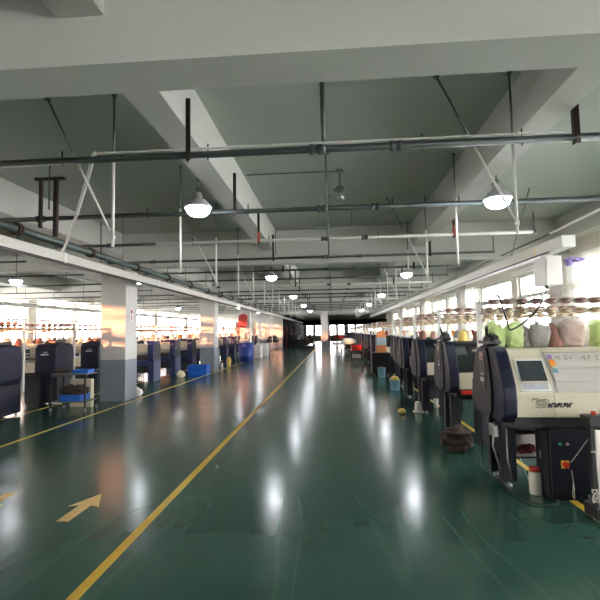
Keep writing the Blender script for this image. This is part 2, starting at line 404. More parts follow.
# H-shaped brown pipe hanger near the left (two posts under a cross bar)
t = thing('pipe_hanger', 'brown steel hanger of two posts under a short top bar, upper left', 'hanger', (-3.97, 6.05, 0))
MB().box(-.24, .2, -.03, .03, 3.83, 3.86).build('top_bar', 'bracket', t)
MB().box(-.17, -.135, -.025, .025, 3.14, 3.83).build('post', 'bracket', t)
MB().box(.05, .10, -.03, .03, 3.0, 3.83).build('post', 'bracket', t)
MB().tube([(-.03, 0, ZC), (-.03, 0, 3.4)], .012, 6).build('rod', 'rod', t)

# trunking ------------------------------------------------------------
t = thing('cable_trunking', 'white cable trunking running down the left side of the aisle past the columns', 'trunking', (-4.42, 0, 2.8))
MB().box(-.06, .06, 2.6, 70, 0, .155, .005).build('channel', 'trunk', t)
MB().box(-.066, .066, 2.6, 70, -.012, .006).build('bottom_lip', 'char', t)
for k in range(12):
    MB().box(-.066, .066, 7.05+4*k-.05, 7.05+4*k+.05, -.004, .163).build('joint_cover', 'white', t)
for k in range(14):
    MB().tube([(0, 5.1+4.1*k, .15), (0, 5.1+4.1*k, ZC-2.8)], .009, 6).build('hanger_rod', 'rod', t)
t = thing('cable_trunking', 'deep white cable trunking above the right-hand machines with its square end towards the camera', 'trunking', (3.57, 0, 2.8))
MB().box(-.1, .1, 7.0, 42.5, .0, .18, .006).build('channel', 'trunk', t)
MB().box(-.106, -.098, 7.4, 42.5, -.012, .012).build('bottom_lip', 'char', t)
MB().box(-.1, .1, 6.99, 7.02, -.0, .18, .004).build('end_cap', 'white', t)
MB().prism([(-.03, 0), (.03, 0), (0, .1)], -.104, -.101, plane='yz').move((0, 7.9, .04)).build('warning_triangle', 'yel', t)
for k in range(9):
    MB().tube([(0, 9.2+4.1*k, .18), (0, 8.2+4.1*k, ZC-2.8)], .009, 6).build('hanger_rod', 'rod', t)
# left bay trunking
t = thing('cable_trunking', 'pale cable trunking crossing in front of the left windows', 'trunking', (-12.4, 0, 2.78))
MB().box(-.06, .06, 8, 43, 0, .16).build('channel', 'trunk', t)
for k in range(9): MB().tube([(0, 9.1+4.1*k, .15), (0, 9.1+4.1*k, ZC-2.78)], .01, 6).build('hanger_rod', 'whiterod', t)
# high pipe slanting along the right wall (white, then dark)
t = thing('wall_conduit', 'long white conduit slanting away under the ceiling above the right trunking', 'conduit', (0, 0, 0))
MB().tube([(4.1, 5.2, 3.42), (3.98, 8.4, 3.3)], .022, 8).build('white_length', 'whiterod', t)
MB().tube([(3.98, 8.4, 3.3), (3.9, 14.5, 3.25), (3.9, 42, 3.25)], .018, 8).build('dark_length', 'rod', t)

# junction box under the right trunking --------------------------------
t = thing('electrical_box', 'white electrical box hanging under the near end of the right trunking', 'electrical box', (3.57, 7.7, 2.28))
MB().box(-.13, .13, -.2, .22, .0, .47, .012).build('enclosure', 'white', t)
MB().box(-.11, .11, -.212, -.198, .02, .44, .006).build('cover', 'trunk', t)
MB().box(-.07, .07, -.1, .1, .47, .505).build('mount', 'white', t)
MB().lathe([(.02, -.05), (.03, -.05), (.03, 0)], (-.05, -.05, 0), 10).build('cable_gland', 'black', t)
tag(MB().blob((0, 0, 0), (.12, .06, .04), 3, .9, 5).blob((.12, 0, .0), (.06, .04, .02), 5, .8, 6).blob((-.05, 0, -.05), (.05, .04, .04), 8, .6, 6).build('rag', 'purple', None, (3.66, 7.1, 2.62)),
    'purple rag hanging beside the white electrical box', 'rag')
def cable(name, pts, r, m, label, cat='cable', n=8):
    P = [Vector(p) for p in pts]; out = []
    for i in range(len(P)-1):
        p0 = P[max(0, i-1)]; p1 = P[i]; p2 = P[i+1]; p3 = P[min(len(P)-1, i+2)]
        for q in range(6):
            u = q/6; out.append(.5*((2*p1)+(p2-p0)*u+(2*p0-5*p1+4*p2-p3)*u*u+(3*p1-p0-3*p2+p3)*u**3))
    out.append(P[-1])
    return tag(MB().tube(out, r, n).build(name, m), label, cat)
cable('cable', [(3.52, 7.65, 2.23), (2.9, 6.4, 2.04), (2.6, 5.8, 2.02), (2.29, 5.1, 1.9), (2.19, 5.0, 1.795), (2.09, 5.0, 1.69), (1.9, 4.98, 1.58), (1.87, 5.0, 1.66), (1.82, 5.05, 1.93), (1.82, 5.15, 1.96)], .010, 'rubber', 'black cable drooping from the white electrical box to the nearest machine')
cable('conduit', [(-2.24, 4.09, 3.352), (-2.29, 4.12, 3.33), (-2.5, 4.42, 3.26), (-3.2, 5.4, 3.14), (-4.0, 6.5, 3.02), (-4.42, 7.05, 2.965)], .02, 'whiterod', 'white flexible conduit dropping from the nearest overhead pipe to the left trunking', 'conduit')
cable('conduit', [(-2.24, 4.09, 3.352), (-1.9, 4.1, 3.352), (-1.3, 4.11, 3.358), (-.7, 4.1, 3.352), (-.1, 4.1, 3.352), (.9, 4.1, 3.35), (2.1, 4.1, 3.35)], .012, 'whiterod', 'thin white conduit lying along the top of the nearest overhead pipe', 'conduit')

# white hanging rods with diagonal braces ------------------------------
def drop_rod(side, k, x, y, zb, brace, xt):
    t = thing('drop_rod', 'white %s rod hanging %s of the aisle, %s from the camera' % ('braced' if brace else 'plain', side, ORD[k]), 'hanging rod', (x, y, 0), 'hanging rods %s of the aisle' % side)
    MB().tube([(0, 0, 3.4), (0, 0, ZC)], .011, 6).lathe([(.03, ZC-.015), (.03, ZC)], (0, 0, 0), 8).build('upper_rod', 'rod', t)
    MB().tube([(0, 0, zb), (0, 0, 3.45)], .016, 8).build('sleeve', 'whiterod', t)
    if brace:
        MB().tube([(xt-x, 0, ZC), (xt-x+(0-(xt-x))*.4, 0, ZC-(ZC-zb-.1)*.4)], .010, 6).lathe([(.028, ZC-.015), (.035, ZC)], (xt-x, 0, 0), 8).build('brace_top', 'rod', t)
        MB().tube([(xt-x+(0-(xt-x))*.4, 0, ZC-(ZC-zb-.1)*.4), (0, 0, zb+.1)], .011, 6).build('brace', 'whiterod', t)
        MB().box(-.022, .022, -.022, .022, zb+.08, zb+.11).build('clamp', 'whiterod', t)
for k in range(16):
    drop_rod('left', k, -2.22, 4.4+2.05*k, 2.5, k % 2 == 0, -2.95)
    drop_rod('right', k, 1.78, 4.4+2.05*k, 2.5, k % 2 == 0, 1.08)

# lamps ----------------------------------------------------------------
def make_lamp(label):
    t = thing('ceiling_lamp', label, 'lamp', (0, 0, 0), 'bright hanging lamps')
    MB().lathe([(.03, .20), (.05, .19), (.06, .12), (.10, .10), (.165, .03), (.185, .0), (.18, -.012), (.155, -.005)], n=24).build('housing', 'alu', t)
    MB().lathe([(.155, 0), (.155, -.035), (.13, -.08), (.08, -.11), (.005, -.122)], n=24).build('lens', 'lens', t)
    MB().tube([(0, 0, .19), (0, 0, ZC-3.3)], .014, 8).build('stem', 'rod', t)
    MB().tube([(-.03, 0, .2), (-.03, 0, .25), (.03, 0, .25), (.03, 0, .2)], .008, 6).build('hook', 'rod', t)
    return t
lamp0 = make_lamp('x'); cl = make_cache(lamp0); first = True
for name, xs, ys in (('left side of the aisle', [-1.73, -1.8, -1.8, -1.8, -1.8, -1.8, -1.8], [5.72, 13.3, 20.8, 28.3, 35.8, -1.7, -5]), ('right side of the aisle', [2.14, 2.2, 2.3, 2.3, 2.3, 2.2, 2.2], [5.85, 13.4, 21.2, 28.6, 36, -1.6, -5]),
                     ('strip behind the left trunking', [-5.9]*4, [13.3, 20.8, 28.3, 35.8]), ('left bay', [-8.98, -9.1, -9.43, -9.4], [12.17, 19.6, 26.98, 34.4])):
    for k, (x, y) in enumerate(zip(xs, ys)):
        o = lamp0 if first else copy_tree(lamp0, None, cl); first = False
        o.location = (x, y, 3.25 if x > -6 else 3.2)
        o['label'] = 'bright hanging lamp over the %s, %s from the camera' % (name, ORD[k]) if y > 0 else 'added fill lamp over the %s, behind the camera' % name  # lamps behind the camera are added as fill light for the near machines
# jar lamp
t = thing('jar_lamp', 'unlit jar lamp with a glass globe hanging from the middle of the ceiling', 'lamp', (.16, 6.9, 0))
MB().lathe([(.07, ZC-.02), (.07, ZC)]).tube([(0, 0, ZC), (0, 0, 3.83)], .014).build('stem', 'rod', t)
MB().lathe([(.02, 3.85), (.05, 3.84), (.10, 3.79), (.11, 3.775), (.06, 3.77)], n=18).build('shade', 'rod', t)
MB().lathe([(.055, 3.77), (.062, 3.70), (.05, 3.62), (.01, 3.6)], n=14).build('globe', 'jar', t)
for a in range(4):
    c, s = math.cos(a*math.pi/2+.4), math.sin(a*math.pi/2+.4)
    MB().tube([(.07*c, .07*s, 3.78), (.072*c, .072*s, 3.66), (0, 0, 3.585)], .004, 5).build('guard_wire', 'steel', t)
cable('ceiling_conduit', [(-1.3, 6.9, 4.08), (-.6, 6.9, 4.085), (.1, 6.9, 4.085)], .009, 'rod', 'thin conduit on the ceiling leading to the jar lamp', 'conduit')
t = thing('ceiling_conduit', 'square-cornered thin conduit frame hanging below the ceiling past the jar lamp', 'conduit', (0, 9.2, 0))
MB().tube([(-1.15, 0, 3.2), (-1.15, 0, 3.72)], .011, 6).tube([(-1.15, 0, 3.72), (.42, 0, 3.72)], .011, 6).tube([(.42, 0, 3.72), (.45, 0, ZC)], .013, 6).build('conduit', 'rod', t)
# column sign
t = thing('column_sign', 'small white sign with red marks on the right face of the nearest column', 'sign', (-4.995, 10.9, 2.05))
MB().lathe([(.1, -.003), (.1, .004)], (0, 0, .12), 20, 'x').box(-.003, .004, -.09, .09, -.12, .06).build('plate', 'signw', t)
MB().lathe([(.05, .004), (.05, .006)], (0, 0, .12), 16, 'x').box(.004, .006, -.02, .02, -.10, .03).build('red_mark', 'rosered', t)

# ------------------------------------------------------------------ knitting machines
L = 2.3
def ring_pts(poly): return poly
SIDE = [(.30, .69), (.06, .70), (-.02, .78), (-.03, .92), (-.02, 1.04), (.05, 1.2), (.15, 1.365), (.22, 1.415), (.58, 1.42), (.66, 1.395), (.80, 1.2), (.89, .95), (.89, .82), (.80, .72), (.7, .69)]
OUTER = [(.34, .70), (.27, .78), (.25, 1.0), (.30, 1.25), (.36, 1.40), (.58, 1.40), (.64, 1.38), (.78, 1.18), (.86, .95), (.86, .82), (.76, .72)]
COVER = [(.01, .76), (.0, .98), (.03, 1.08), (.17, 1.335), (.24, 1.385), (.62, 1.385), (.66, 1.365), (.80, 1.15), (.86, .9), (.86, .76)]
def slope_y(z):   # front surface of the cover at height z
    return 0 if z < .98 else (.03*(z-.98)/.1 if z < 1.08 else .03+.14*(z-1.08)/.255)
def quad_on_slope(x0, x1, z0, z1, th, x0t=None, x1t=None, off=0):
    """slab lying on the sloped front of the cover"""
    x0t = x0 if x0t is None else x0t; x1t = x1 if x1t is None else x1t
    mb = MB(); b = mb.b; y0, y1 = slope_y(z0), slope_y(z1)
    nrm = Vector((0, -(z1-z0), (y1-y0))).normalized()
    A = [Vector((x0, y0, z0)), Vector((x1, y0, z0)), Vector((x1t, y1, z1)), Vector((x0t, y1, z1))]
    A = [p+nrm*off for p in A]; B = [p+nrm*th for p in A]
    va = [b.verts.new(p) for p in A]; vb = [b.verts.new(p) for p in B]
    b.faces.new(va[::-1]); b.faces.new(vb)
    for k in range(4): b.faces.new((va[k], va[(k+1) % 4], vb[(k+1) % 4], vb[k]))
    return mb
def make_machine(kind, mirror=False, detail=2, shell='navy'):
    """kind: closed, open, plain. Local origin: left end, front, floor."""
    t = thing('knitting_machine', 'x', 'knitting machine', (0, 0, 0), None)
    def B(mb, name, m, p=t):
        if mirror: mb.mirror(L)
        return mb.build(name, m, p)
    if mirror:
        sc = B(MB().prism([(.0, .70), (-.03, .76), (-.03, 1.3), (.06, 1.41), (.5, 1.43), (.66, 1.38), (.70, 1.2), (.70, .70)], 0, .52, .03), 'side_cover', shell)
        B(MB().box(.18, .36, -.042, -.034, 1.16, 1.19, .003).box(.2, .3, -.042, -.034, 1.22, 1.235), 'marking', 'keys', sc)
        B(MB().box(.12, .4, .15, .55, 1.42, 1.5, .02), 'carriage_cap', 'black')
    else:
        sc = B(MB().prism(SIDE, 0, .13, .018), 'side_cover', shell)
        op = B(MB().prism(OUTER, -.022, .002, .008), 'outer_panel', 'char')
        B(MB().prism([(.38, .98), (.36, 1.15), (.40, 1.36), (.54, 1.36), (.56, 1.2), (.5, 1.02)], -.03, -.018, .004), 'vent_niche', 'black', op)
    if detail > 1:
        o = B(MB().box(-.032, -.028, .41, .44, 1.30, 1.34).box(-.032, -.028, .455, .48, 1.32, 1.35).box(-.032, -.028, .49, .52, 1.29, 1.345).box(-.032, -.028, .42, .53, 1.275, 1.283), 'marking', 'pink', op)
        B(MB().box(-.032, -.026, .42, .52, 1.05, 1.09).box(-.032, -.026, .43, .5, 1.12, 1.135), 'latch', 'steel', op)
        B(MB().blob((.06, .42, 1.47), (.07, .12, .07), 2, .5, 6).box(-.01, .12, .3, .6, 1.44, 1.47).tube([(.03, .45, 1.5), (.0, .36, 1.62), (-.02, .3, 1.58)], .014), 'carriage_cap', 'black')
    if kind == 'closed':
        # cover body behind the panels
        body = [(y+.03, z) for y, z in COVER[:5]]+COVER[5:]
        B(MB().prism(COVER, .13, .47, .004), 'control_cover', 'cream')
        B(MB().prism([(.0, .76), (.0, .985), (.05, .985), (.05, .76)], .47, L-.13, .004), 'front_strip', 'cream')
        B(MB().prism([(.62, 1.385), (.24, 1.385), (.19, 1.355), (.24, 1.35), (.6, 1.35), (.78, 1.13), (.82, .76), (.86, .76), (.86, .9), (.8, 1.15), (.66, 1.365)], .47, L-.13), 'rear_cover', 'cream')
        # slanted edge of the control cover
        B(quad_on_slope(.46, .52, .985, 1.355, .006, .44, .455, .0), 'edge_trim', 'white')
        B(quad_on_slope(.50, L-.14, .985, 1.085, .01, .5, L-.14, .0), 'lower_glazing', 'frost')
        d = B(quad_on_slope(.50, L-.14, 1.085, 1.345, .012, .455, L-.14, .0), 'sliding_door', 'frost')
        B(quad_on_slope(.50, L-.14, 1.20, 1.216, .016, .50, L-.14, .01), 'door_rail', 'trunk', d)
        B(MB().box(.5, L-.15, .12, .6, .78, 1.05, .02), 'needle_bed', 'steel')
        B(MB().box(.5, L-.15, .3, .34, 1.25, 1.3), 'carrier_rail', 'char')
        if detail > 1:
            sb = B(quad_on_slope(.17, .455, 1.0, 1.29, .012, .165, .44), 'screen_bezel', 'bezel')
            B(quad_on_slope(.19, .43, 1.09, 1.272, .004, .19, .425, .012), 'screen', 'screen', sb)
            mb = MB()
            for r_ in range(3):
                for c_ in range(12):
                    z0 = 1.018+r_*.021; q = quad_on_slope(.195+c_*.0195, .195+c_*.0195+.014, z0, z0+.014, .006, None, None, .012)
                    mb._merge(q.b)
            B(mb, 'keypad', 'keys', sb)
            # emblem: looped bird-like outline plus the bold slanted wordmark (not legible in the photo)
            mb = MB(); y = -.004
            lo = lambda cx, cz, rx, rz, a0, a1: [(cx+rx*math.cos(a0+(a1-a0)*i/12), y, cz+rz*math.sin(a0+(a1-a0)*i/12)) for i in range(13)]
            for p in (lo(.345, .895, .045, .03, 0, 6.28), lo(.345, .895, .022, .016, 0, 6.28), lo(.305, .915, .04, .018, 1.2, 3.4), lo(.385, .91, .03, .02, -.4, 2.2), lo(.30, .925, .03, .01, .5, 3.0), lo(.34, .87, .05, .02, 3.3, 5.9)):
                mb.tube(p, .0028, 5, False)
            B(mb, 'emblem', 'ink')
            mb = MB(); x = .405
            for i in range(8):
                w = .024; s_ = .008
                def sl(a, b, z0, z1): mb.prism([(x+a+s_*(z0-.858)/.035, z0), (x+b+s_*(z0-.858)/.035, z0), (x+b+s_*(z1-.858)/.035, z1), (x+a+s_*(z1-.858)/.035, z1)], -.006, -.001, plane='xz')
                sl(0, .01, .853, .897)
                sl(.008, w, .885, .897) if i % 2 else sl(.008, w, .853, .864)
                if i % 3 != 1: sl(.013, w, .866, .885)
                x += w+.0035
            B(mb, 'wordmark', 'ink')
            o = B(quad_on_slope(.492, .53, 1.285, 1.325, .003, None, None, .014), 'sticker', 'purple', d); o['label'] = 'purple sticker'
            o = B(quad_on_slope(.495, .545, 1.215, 1.28, .003, None, None, .017), 'sticker', 'orange', d); o['label'] = 'orange sticker'
            o = B(quad_on_slope(.505, .55, 1.16, 1.195, .003, None, None, .014), 'sticker', 'teal', d); o['label'] = 'teal sticker'
            def mark(*strokes):
                mb = MB()
                for x0, z0, x1, z1 in strokes: mb.tube([(x_, slope_y(z_)-.0155, z_+.006) for x_, z_ in ((x0, z0), (x1, z1))], .0016, 4)
                B(mb, 'handwritten_mark', 'ink', d)
            for x_ in (.565, .59): mark((x_, 1.285, x_, 1.315), (x_, 1.315, x_+.014, 1.312), (x_, 1.30, x_+.014, 1.30))
            mark((.64, 1.315, .67, 1.317), (.655, 1.317, .655, 1.285), (.64, 1.285, .672, 1.283))
            mark((.69, 1.30, .71, 1.302), (.70, 1.285, .715, 1.315)); mark((.72, 1.325, .73, 1.325))
            mark((.81, 1.305, .805, 1.28), (.83, 1.325, .83, 1.27), (.805, 1.30, .84, 1.30))
            mark((.87, 1.32, .87, 1.28), (.87, 1.32, .89, 1.31), (.89, 1.31, .87, 1.30)); mark((.91, 1.30, .915, 1.30))
            mark((.94, 1.315, .96, 1.315), (.94, 1.315, .94, 1.28), (.94, 1.28, .96, 1.28))
    else:
        # cover slid open: dark works under a smoked hood, cream name panel on the left
        B(MB().prism([(.08, .78), (.08, .98), (.8, 1.0), (.84, .78)], .13, L-.13, .01), 'machine_bed', 'black')
        B(MB().prism([(.0, .76), (.0, .985), (.04, .985), (.04, .76)], .14 if not mirror else .53, .62 if not mirror else .9, .004), 'name_panel', 'cream')
        if detail > 1:
            B(MB().box(.3, .48, -.005, .002, .865, .885).tube([(.36+.04*math.cos(i*.6), -.004, .895+.025*math.sin(i*.9)) for i in range(12)], .004, 5), 'emblem', 'ink')
        arc = [(.40+.36*math.cos(a*math.pi/10), .98+.44*math.sin(a*math.pi/10)) for a in range(11)]
        inn = [(.40+.34*math.cos(a*math.pi/10), .98+.42*math.sin(a*math.pi/10)) for a in range(10, -1, -1)]
        if not mirror: B(MB().prism(arc+inn, .14, .72), 'hood', 'smoke')
        B(MB().box(.2, .56, .2, .5, 1.0, 1.2, .03).box(.3, .42, .12, .25, 1.1, 1.34, .02).blob((.3, .35, 1.28), (.09, .1, .06), 4, .5, 6), 'carriage', 'black')
        B(MB().box(.16, L-.14, .26, .29, 1.1, 1.13).box(.16, L-.14, .42, .45, 1.16, 1.19).box(.16, L-.14, .3, .32, 1.3, 1.32), 'carrier_rail', 'steel')
        B(MB().box(.62, L-.14, .55, .62, 1.33, 1.42).box(1.2, 1.26, .5, .6, .98, 1.36), 'rear_rail', 'cream')
        if mirror:
            B(MB().box(.62, 1.0, .5, .53, 1.08, 1.34, .01), 'back_panel', 'cream')
            B(MB().blob((1.4, .35, 1.08), (.3, .2, .08), 9, .6, 7), 'cloth_roll', 'black')
        if mirror: B(MB().box(.05, .62, .12, .72, .05, .64, .01), 'base_cabinet', 'darkbody')
        if detail > 1:
            o = B(MB().box(.16, .66, .0, .10, .69, .74, .01), 'warning_strip', 'redp'); o['label'] = 'red strip under the bed'
    B(MB().prism([(.2, .69), (.2, 1.40), (.62, 1.40), (.84, .95), (.84, .69)], L-.13, L, .01), 'end_cover', shell)
    # base
    B(MB().box(.10, L-.06, .05, .86, .65, .765, .008), 'base_rail', 'black')
    B(MB().box(.16, L-.1, .58, .80, .53, .65, .006), 'base_beam', 'darkbody')
    for lx, ly in ((.1, .12), (.1, .72), (L-.26, .12), (L-.26, .72)):
        if lx < 1: y0 = ly+.25 if ly < .5 else ly
        else: y0 = ly
        l = B(MB().box(lx, lx+.14, y0, y0+.10, .05, .66, .006), 'leg', 'darkbody')
        B(MB().lathe([(.035, 0), (.035, .015), (.014, .02), (.014, .06)], (lx+.07, y0+.05, 0), 12), 'foot', 'steel', l)
    cab = B(MB().box(.41, .76, -.0, .30, .06, .65, .008), 'control_cabinet', 'darkbody')
    B(MB().prism([(.02, .02), (.28, .02), (.28, .62), (.02, .62)], .392, .41, .004), 'cabinet_door', 'char', cab)
    B(MB().box(.44, .73, .03, .27, 0, .06), 'plinth', 'black', cab)
    if detail > 1 and kind == 'closed':
        B(MB().box(.384, .392, .16, .19, .34, .42, .003), 'door_handle', 'steel', cab)
        sw = B(MB().box(.495, .565, -.008, .0, .30, .37, .003), 'isolator_switch', 'yel', cab)
        B(MB().lathe([(.022, -.03), (.026, -.026), (.026, -.008)], (.53, 0, .335), 14, 'y'), 'knob', 'redp', sw) if False else B(MB().lathe([(.028, -.03), (.03, -.026), (.03, -.008)], (.53, 0, .335), 14, 'y'), 'knob', 'redp', cab)
        B(MB().lathe([(.012, -.014), (.014, -.01), (.014, 0)], (.495, 0, .52), 10, 'y'), 'green_button', 'grn', cab)
        B(MB().lathe([(.012, -.014), (.014, -.01), (.014, 0)], (.56, 0, .52), 10, 'y'), 'red_button', 'pink', cab)
        # white lined tray behind the cabinet
        tr = B(MB().box(.16, .78, .72, .74, .28, .53).box(.16, .78, .45, .74, .265, .28).box(.145, .16, .45, .74, .265, .55).box(.145, .78, .448, .46, .51, .55), 'tray', 'darkbody')
        B(MB().box(.17, .77, .712, .719, .285, .525).box(.17, .77, .46, .712, .281, .287), 'lining', 'signw', tr)
        B(MB().tube([(.13, .3, .6), (.12, .28, .3), (.14, .25, .12)], .008).tube([(.05, .4, .65), (.03, .42, .4), (.08, .4, .2), (.09, .45, .08)], .009).box(.02, .07, .35, .5, .5, .62, .01), 'wiring', 'steel')
    # yarn stand
    for px in (.05, L-.12):
        MBp = MB().box(px, px+.05, .80, .85, .66 if not mirror else .45, 1.91, .004)
        B(MBp, 'stand_post', 'white')
    B(MB().box(.04, L-.04, .74, 1.02, 1.335, 1.355, .003), 'yarn_table', 'trunk')
    for z in (1.87, 1.76):
        B(MB().box(.08, L-.1, .79, .82, z, z+.035, .002), 'guide_bar', 'trunk')
        n = 13
        if detail > 1:
            for i in range(n):
                cx = .22+i*.155
                mb = MB().lathe([(.015, -.034), (.045, -.03), (.066, -.018), (.03, -.006), (.03, .006), (.068, .016), (.05, .03), (.015, .036)], (cx, .75, z+.02), 14)
                mb.box(cx-.013, cx+.013, .75, .8, z+.008, z+.03)
                mb.tube([(cx, .74, z+.03), (cx+.06, .70, z+.05), (cx+.09, .68, z+.0)], .004, 5)
                B(mb, 'tensioner', 'tens' if z > 1.8 else 'tens2')
        else:
            mb = MB()
            P = [(.012, .12)]
            for i in range(n):
                c_ = .22+i*.155; P += [(.012, c_-.06), (.036, c_-.03), (.036, c_+.03), (.012, c_+.06)]
            mb.lathe(P, (0, .76, z+.015), 8, 'x')
            B(mb, 'tensioner_row', 'tens' if z > 1.8 else 'tens2')
    return t
YF = [4.42+2.05*k for k in range(25)]
def mlabel(side, k, desc): return '%s, %s knitting machine from the camera in the %s row' % (desc, ORD[k], side)
near = make_machine('closed'); near.location = (1.575, YF[0], 0)
near['label'] = mlabel('right', 0, 'cream with a screen'); near['group'] = 'knitting machines in the right row'
mo = make_machine('open'); mo.location = (1.6, YF[1], 0)
mo['label'] = mlabel('right', 1, 'navy with a smoked hood'); mo['group'] = near['group']
pl = make_machine('open', detail=1); pc = make_cache(pl)
for k in range(2, 25):
    o = pl if k == 2 else copy_tree(pl, None, pc)
    o.location = (1.6+.02*math.sin(k*2.3)+{4: .15, 5: .36}.get(k, 0), YF[k], 0); o['label'] = mlabel('right', k, 'navy-ended'); o['group'] = near['group']
# left row: dark machines before the first column, their right ends on the aisle
lm = make_machine('open', True, 1, 'navy'); lc = make_cache(lm)
YL = [8.2, 10.05, 11.95]
for k, y in enumerate(YL):
    o = lm if k == 0 else copy_tree(lm, None, lc)
    o.location = (-6.38-L, y, 0); o['label'] = mlabel('left', k, 'dark navy'); o['group'] = 'navy knitting machines in the left row'
for k in range(9):      # window-side row in the left bay
    o = copy_tree(lm, None, lc); o.location = (-11.2-L, 14.0+2.3*k, 0)
    o['label'] = 'dark knitting machine of the row by the left windows, %s from the camera' % ORD[k]; o['group'] = 'knitting machines by the left windows'
# blue machines beyond the first column
def make_blue():
    t = thing('knitting_machine', 'x', 'knitting machine')
    W = 1.9
    for x0 in (0, W-.2):
        u = MB().prism([(0, .0), (0, .72), (-.04, .8), (-.04, 1.25), (.06, 1.36), (.5, 1.36), (.62, 1.2), (.62, 0)], x0, x0+.2, .012).build('end_frame', 'navyblue', t)
    MB().box(W+.001, W+.008, .05, .6, .03, .7, .002).build('side_panel', 'grayblue', t)
    MB().box(W+.001, W+.012, .08, .56, .78, 1.28, .004).build('side_vent', 'black', t)
    MB().box(.2, W-.2, -.02, .3, .55, .74, .01).build('cross_beam', 'navyblue', t)
    MB().box(.2, W-.2, .3, .6, .3, .74, .01).build('back_beam', 'black', t)
    MB().box(.2, W-.2, .5, .6, .3, .55).build('lower_beam', 'black', t)
    MB().box(.25, W-.25, .1, .5, .742, .88, .02).build('needle_bed', 'black', t)
    MB().box(W-.75, W-.24, .42, .46, .9, 1.28, .01).build('back_panel', 'cream', t)
    MB().box(.2, W-.2, .2, .24, .98, 1.02).box(.2, W-.2, .3, .33, .93, .96).build('carrier_rail', 'steel', t)
    MB().box(.6, 1.0, .12, .45, .9, 1.12, .03).build('carriage', 'black', t)
    for px in (.1, W-.15): MB().box(px, px+.05, .5, .55, 1.3, 1.9).build('stand_post', 'white', t)
    MB().box(.05, W-.05, .45, .75, 1.38, 1.40).build('yarn_table', 'trunk', t)
    for z in (1.86, 1.72):
        mb = MB(); P = [(.014, .08)]
        for i in range(11): P += [(.014, .2+i*.15-.06), (.036, .2+i*.15-.03), (.036, .2+i*.15+.03), (.014, .2+i*.15+.06)]
        mb.lathe(P, (0, .5, z+.015), 8, 'x')
        mb.build('tensioner_row', 'tens', t)
    return t
bm_ = make_blue(); bc = make_cache(bm_)
YBM = [14.65+2.05*k for k in range(11)]
for k, y in enumerate(YBM):
    o = bm_ if k == 0 else copy_tree(bm_, None, bc); o.location = (-5.95-1.9, y, 0)
    o['label'] = 'blue knitting machine with grey side panel beyond the nearest column, %s from the camera' % ORD[k]; o['group'] = 'blue knitting machines'
# yarn cones ------------------------------------------------------------
def cone_mesh(m, s=1):
    mb = MB().lathe([(.03*s, 0), (.085*s, .004), (.09*s, .03), (.052*s, .19*s), (.03*s, .205*s), (.02*s, .20*s), (.018*s, .225*s), (.012*s, .226*s)], n=14)
    o = mb.build('yarn_cone', m); return o
protos = {}
cols = ['creamyarn', 'signw', 'greyyarn', 'creamyarn', 'roseyarn', 'signw', 'yelyarn', 'creamyarn', 'maroon', 'signw', 'orange', 'brownyarn']
cname = {'creamyarn': 'cream', 'signw': 'white', 'greyyarn': 'grey', 'roseyarn': 'dusty pink', 'yelyarn': 'yellow', 'maroon': 'maroon', 'orange': 'orange', 'brownyarn': 'brown', 'lime': 'pale green'}
def put_cone(c, loc, label, group, s=1.0):
    if c not in protos: protos[c] = cone_mesh(c); o = protos[c]
    else: o = protos[c].copy(); COL.objects.link(o)
    o.location = loc; o.scale = (s, s, s); tag(o, label, 'yarn cone', group)
ci = 0
for k in range(1, 22):
    for i in range(9 if k < 10 else 5):
        c = cols[(ci*5+k) % len(cols)]; ci += 1
        x = 1.83+{4: .15, 5: .36}.get(k, 0)+i*(.23 if k < 10 else .4)
        put_cone(c, (x, YF[k]+.90, 1.356), '%s yarn cone on the yarn table of the %s machine in the right row' % (cname[c], ORD[k]), '%s cones on right row machine %s' % (cname[c], ORD[k]))
for k, y in enumerate(YL):
    for i in range(7):
        c = ['brownyarn', 'creamyarn', 'signw', 'roseyarn'][(i+k) % 4]
        put_cone(c, (-6.63-i*.27, y+.92, 1.356), '%s yarn cone on the yarn table of the %s machine in the left row' % (cname[c], ORD[k]), '%s cones on left row machine %s' % (cname[c], ORD[k]))
for k, y in enumerate(YBM):
    for i in range(4):
        c = ['creamyarn', 'signw', 'roseyarn', 'orange'][(i+k) % 4]
        put_cone(c, (-6.25-i*.4, y+.6, 1.401), '%s yarn cone on the %s blue machine from the camera' % (cname[c], ORD[k]), '%s cones on blue machine %s' % (cname[c], ORD[k]))
# bags of yarn on the nearest machine
def yarn_bag(x, w, h, core, skin, label, seed):
    t = thing('yarn_bag', label, 'bag of yarn', (x, YF[0]+.88, 1.356), 'bags of yarn on the nearest machine')
    MB().blob((0, 0, h*.46), (w*.44, .09, h*.46), seed, .14, 5, 4, .95, .62).build('yarn', core, t)
    MB().blob((0, 0, h*.5), (w*.54, .11, h*.51), seed+20, .26, 8, 4, .96, .62).build('plastic_wrap', skin, t)
    MB().lathe([(.03, h*.85), (.022, h*.94), (.026, h*.99), (.01, h*1.0)], (.0, 0, 0), 10).build('cone_tip', 'brownyarn' if core != 'lime' else 'lime', t)
yarn_bag(1.83, .19, .32, 'lime', 'filmgreen', 'bag of pale green yarn, leftmost on top of the nearest machine', 1)
yarn_bag(2.03, .19, .31, 'lime', 'filmgreen', 'bag of pale green yarn beside the grey bag on the nearest machine', 2)
yarn_bag(2.31, .21, .31, 'greyyarn', 'film', 'clear plastic bag of grey yarn on top of the nearest machine', 3)
yarn_bag(2.67, .30, .34, 'roseyarn', 'film', 'wide clear bag of dusty pink yarn on top of the nearest machine', 4)
yarn_bag(2.98, .21, .31, 'lime', 'filmgreen', 'bag of pale green yarn cut by the right edge of the photo', 5)
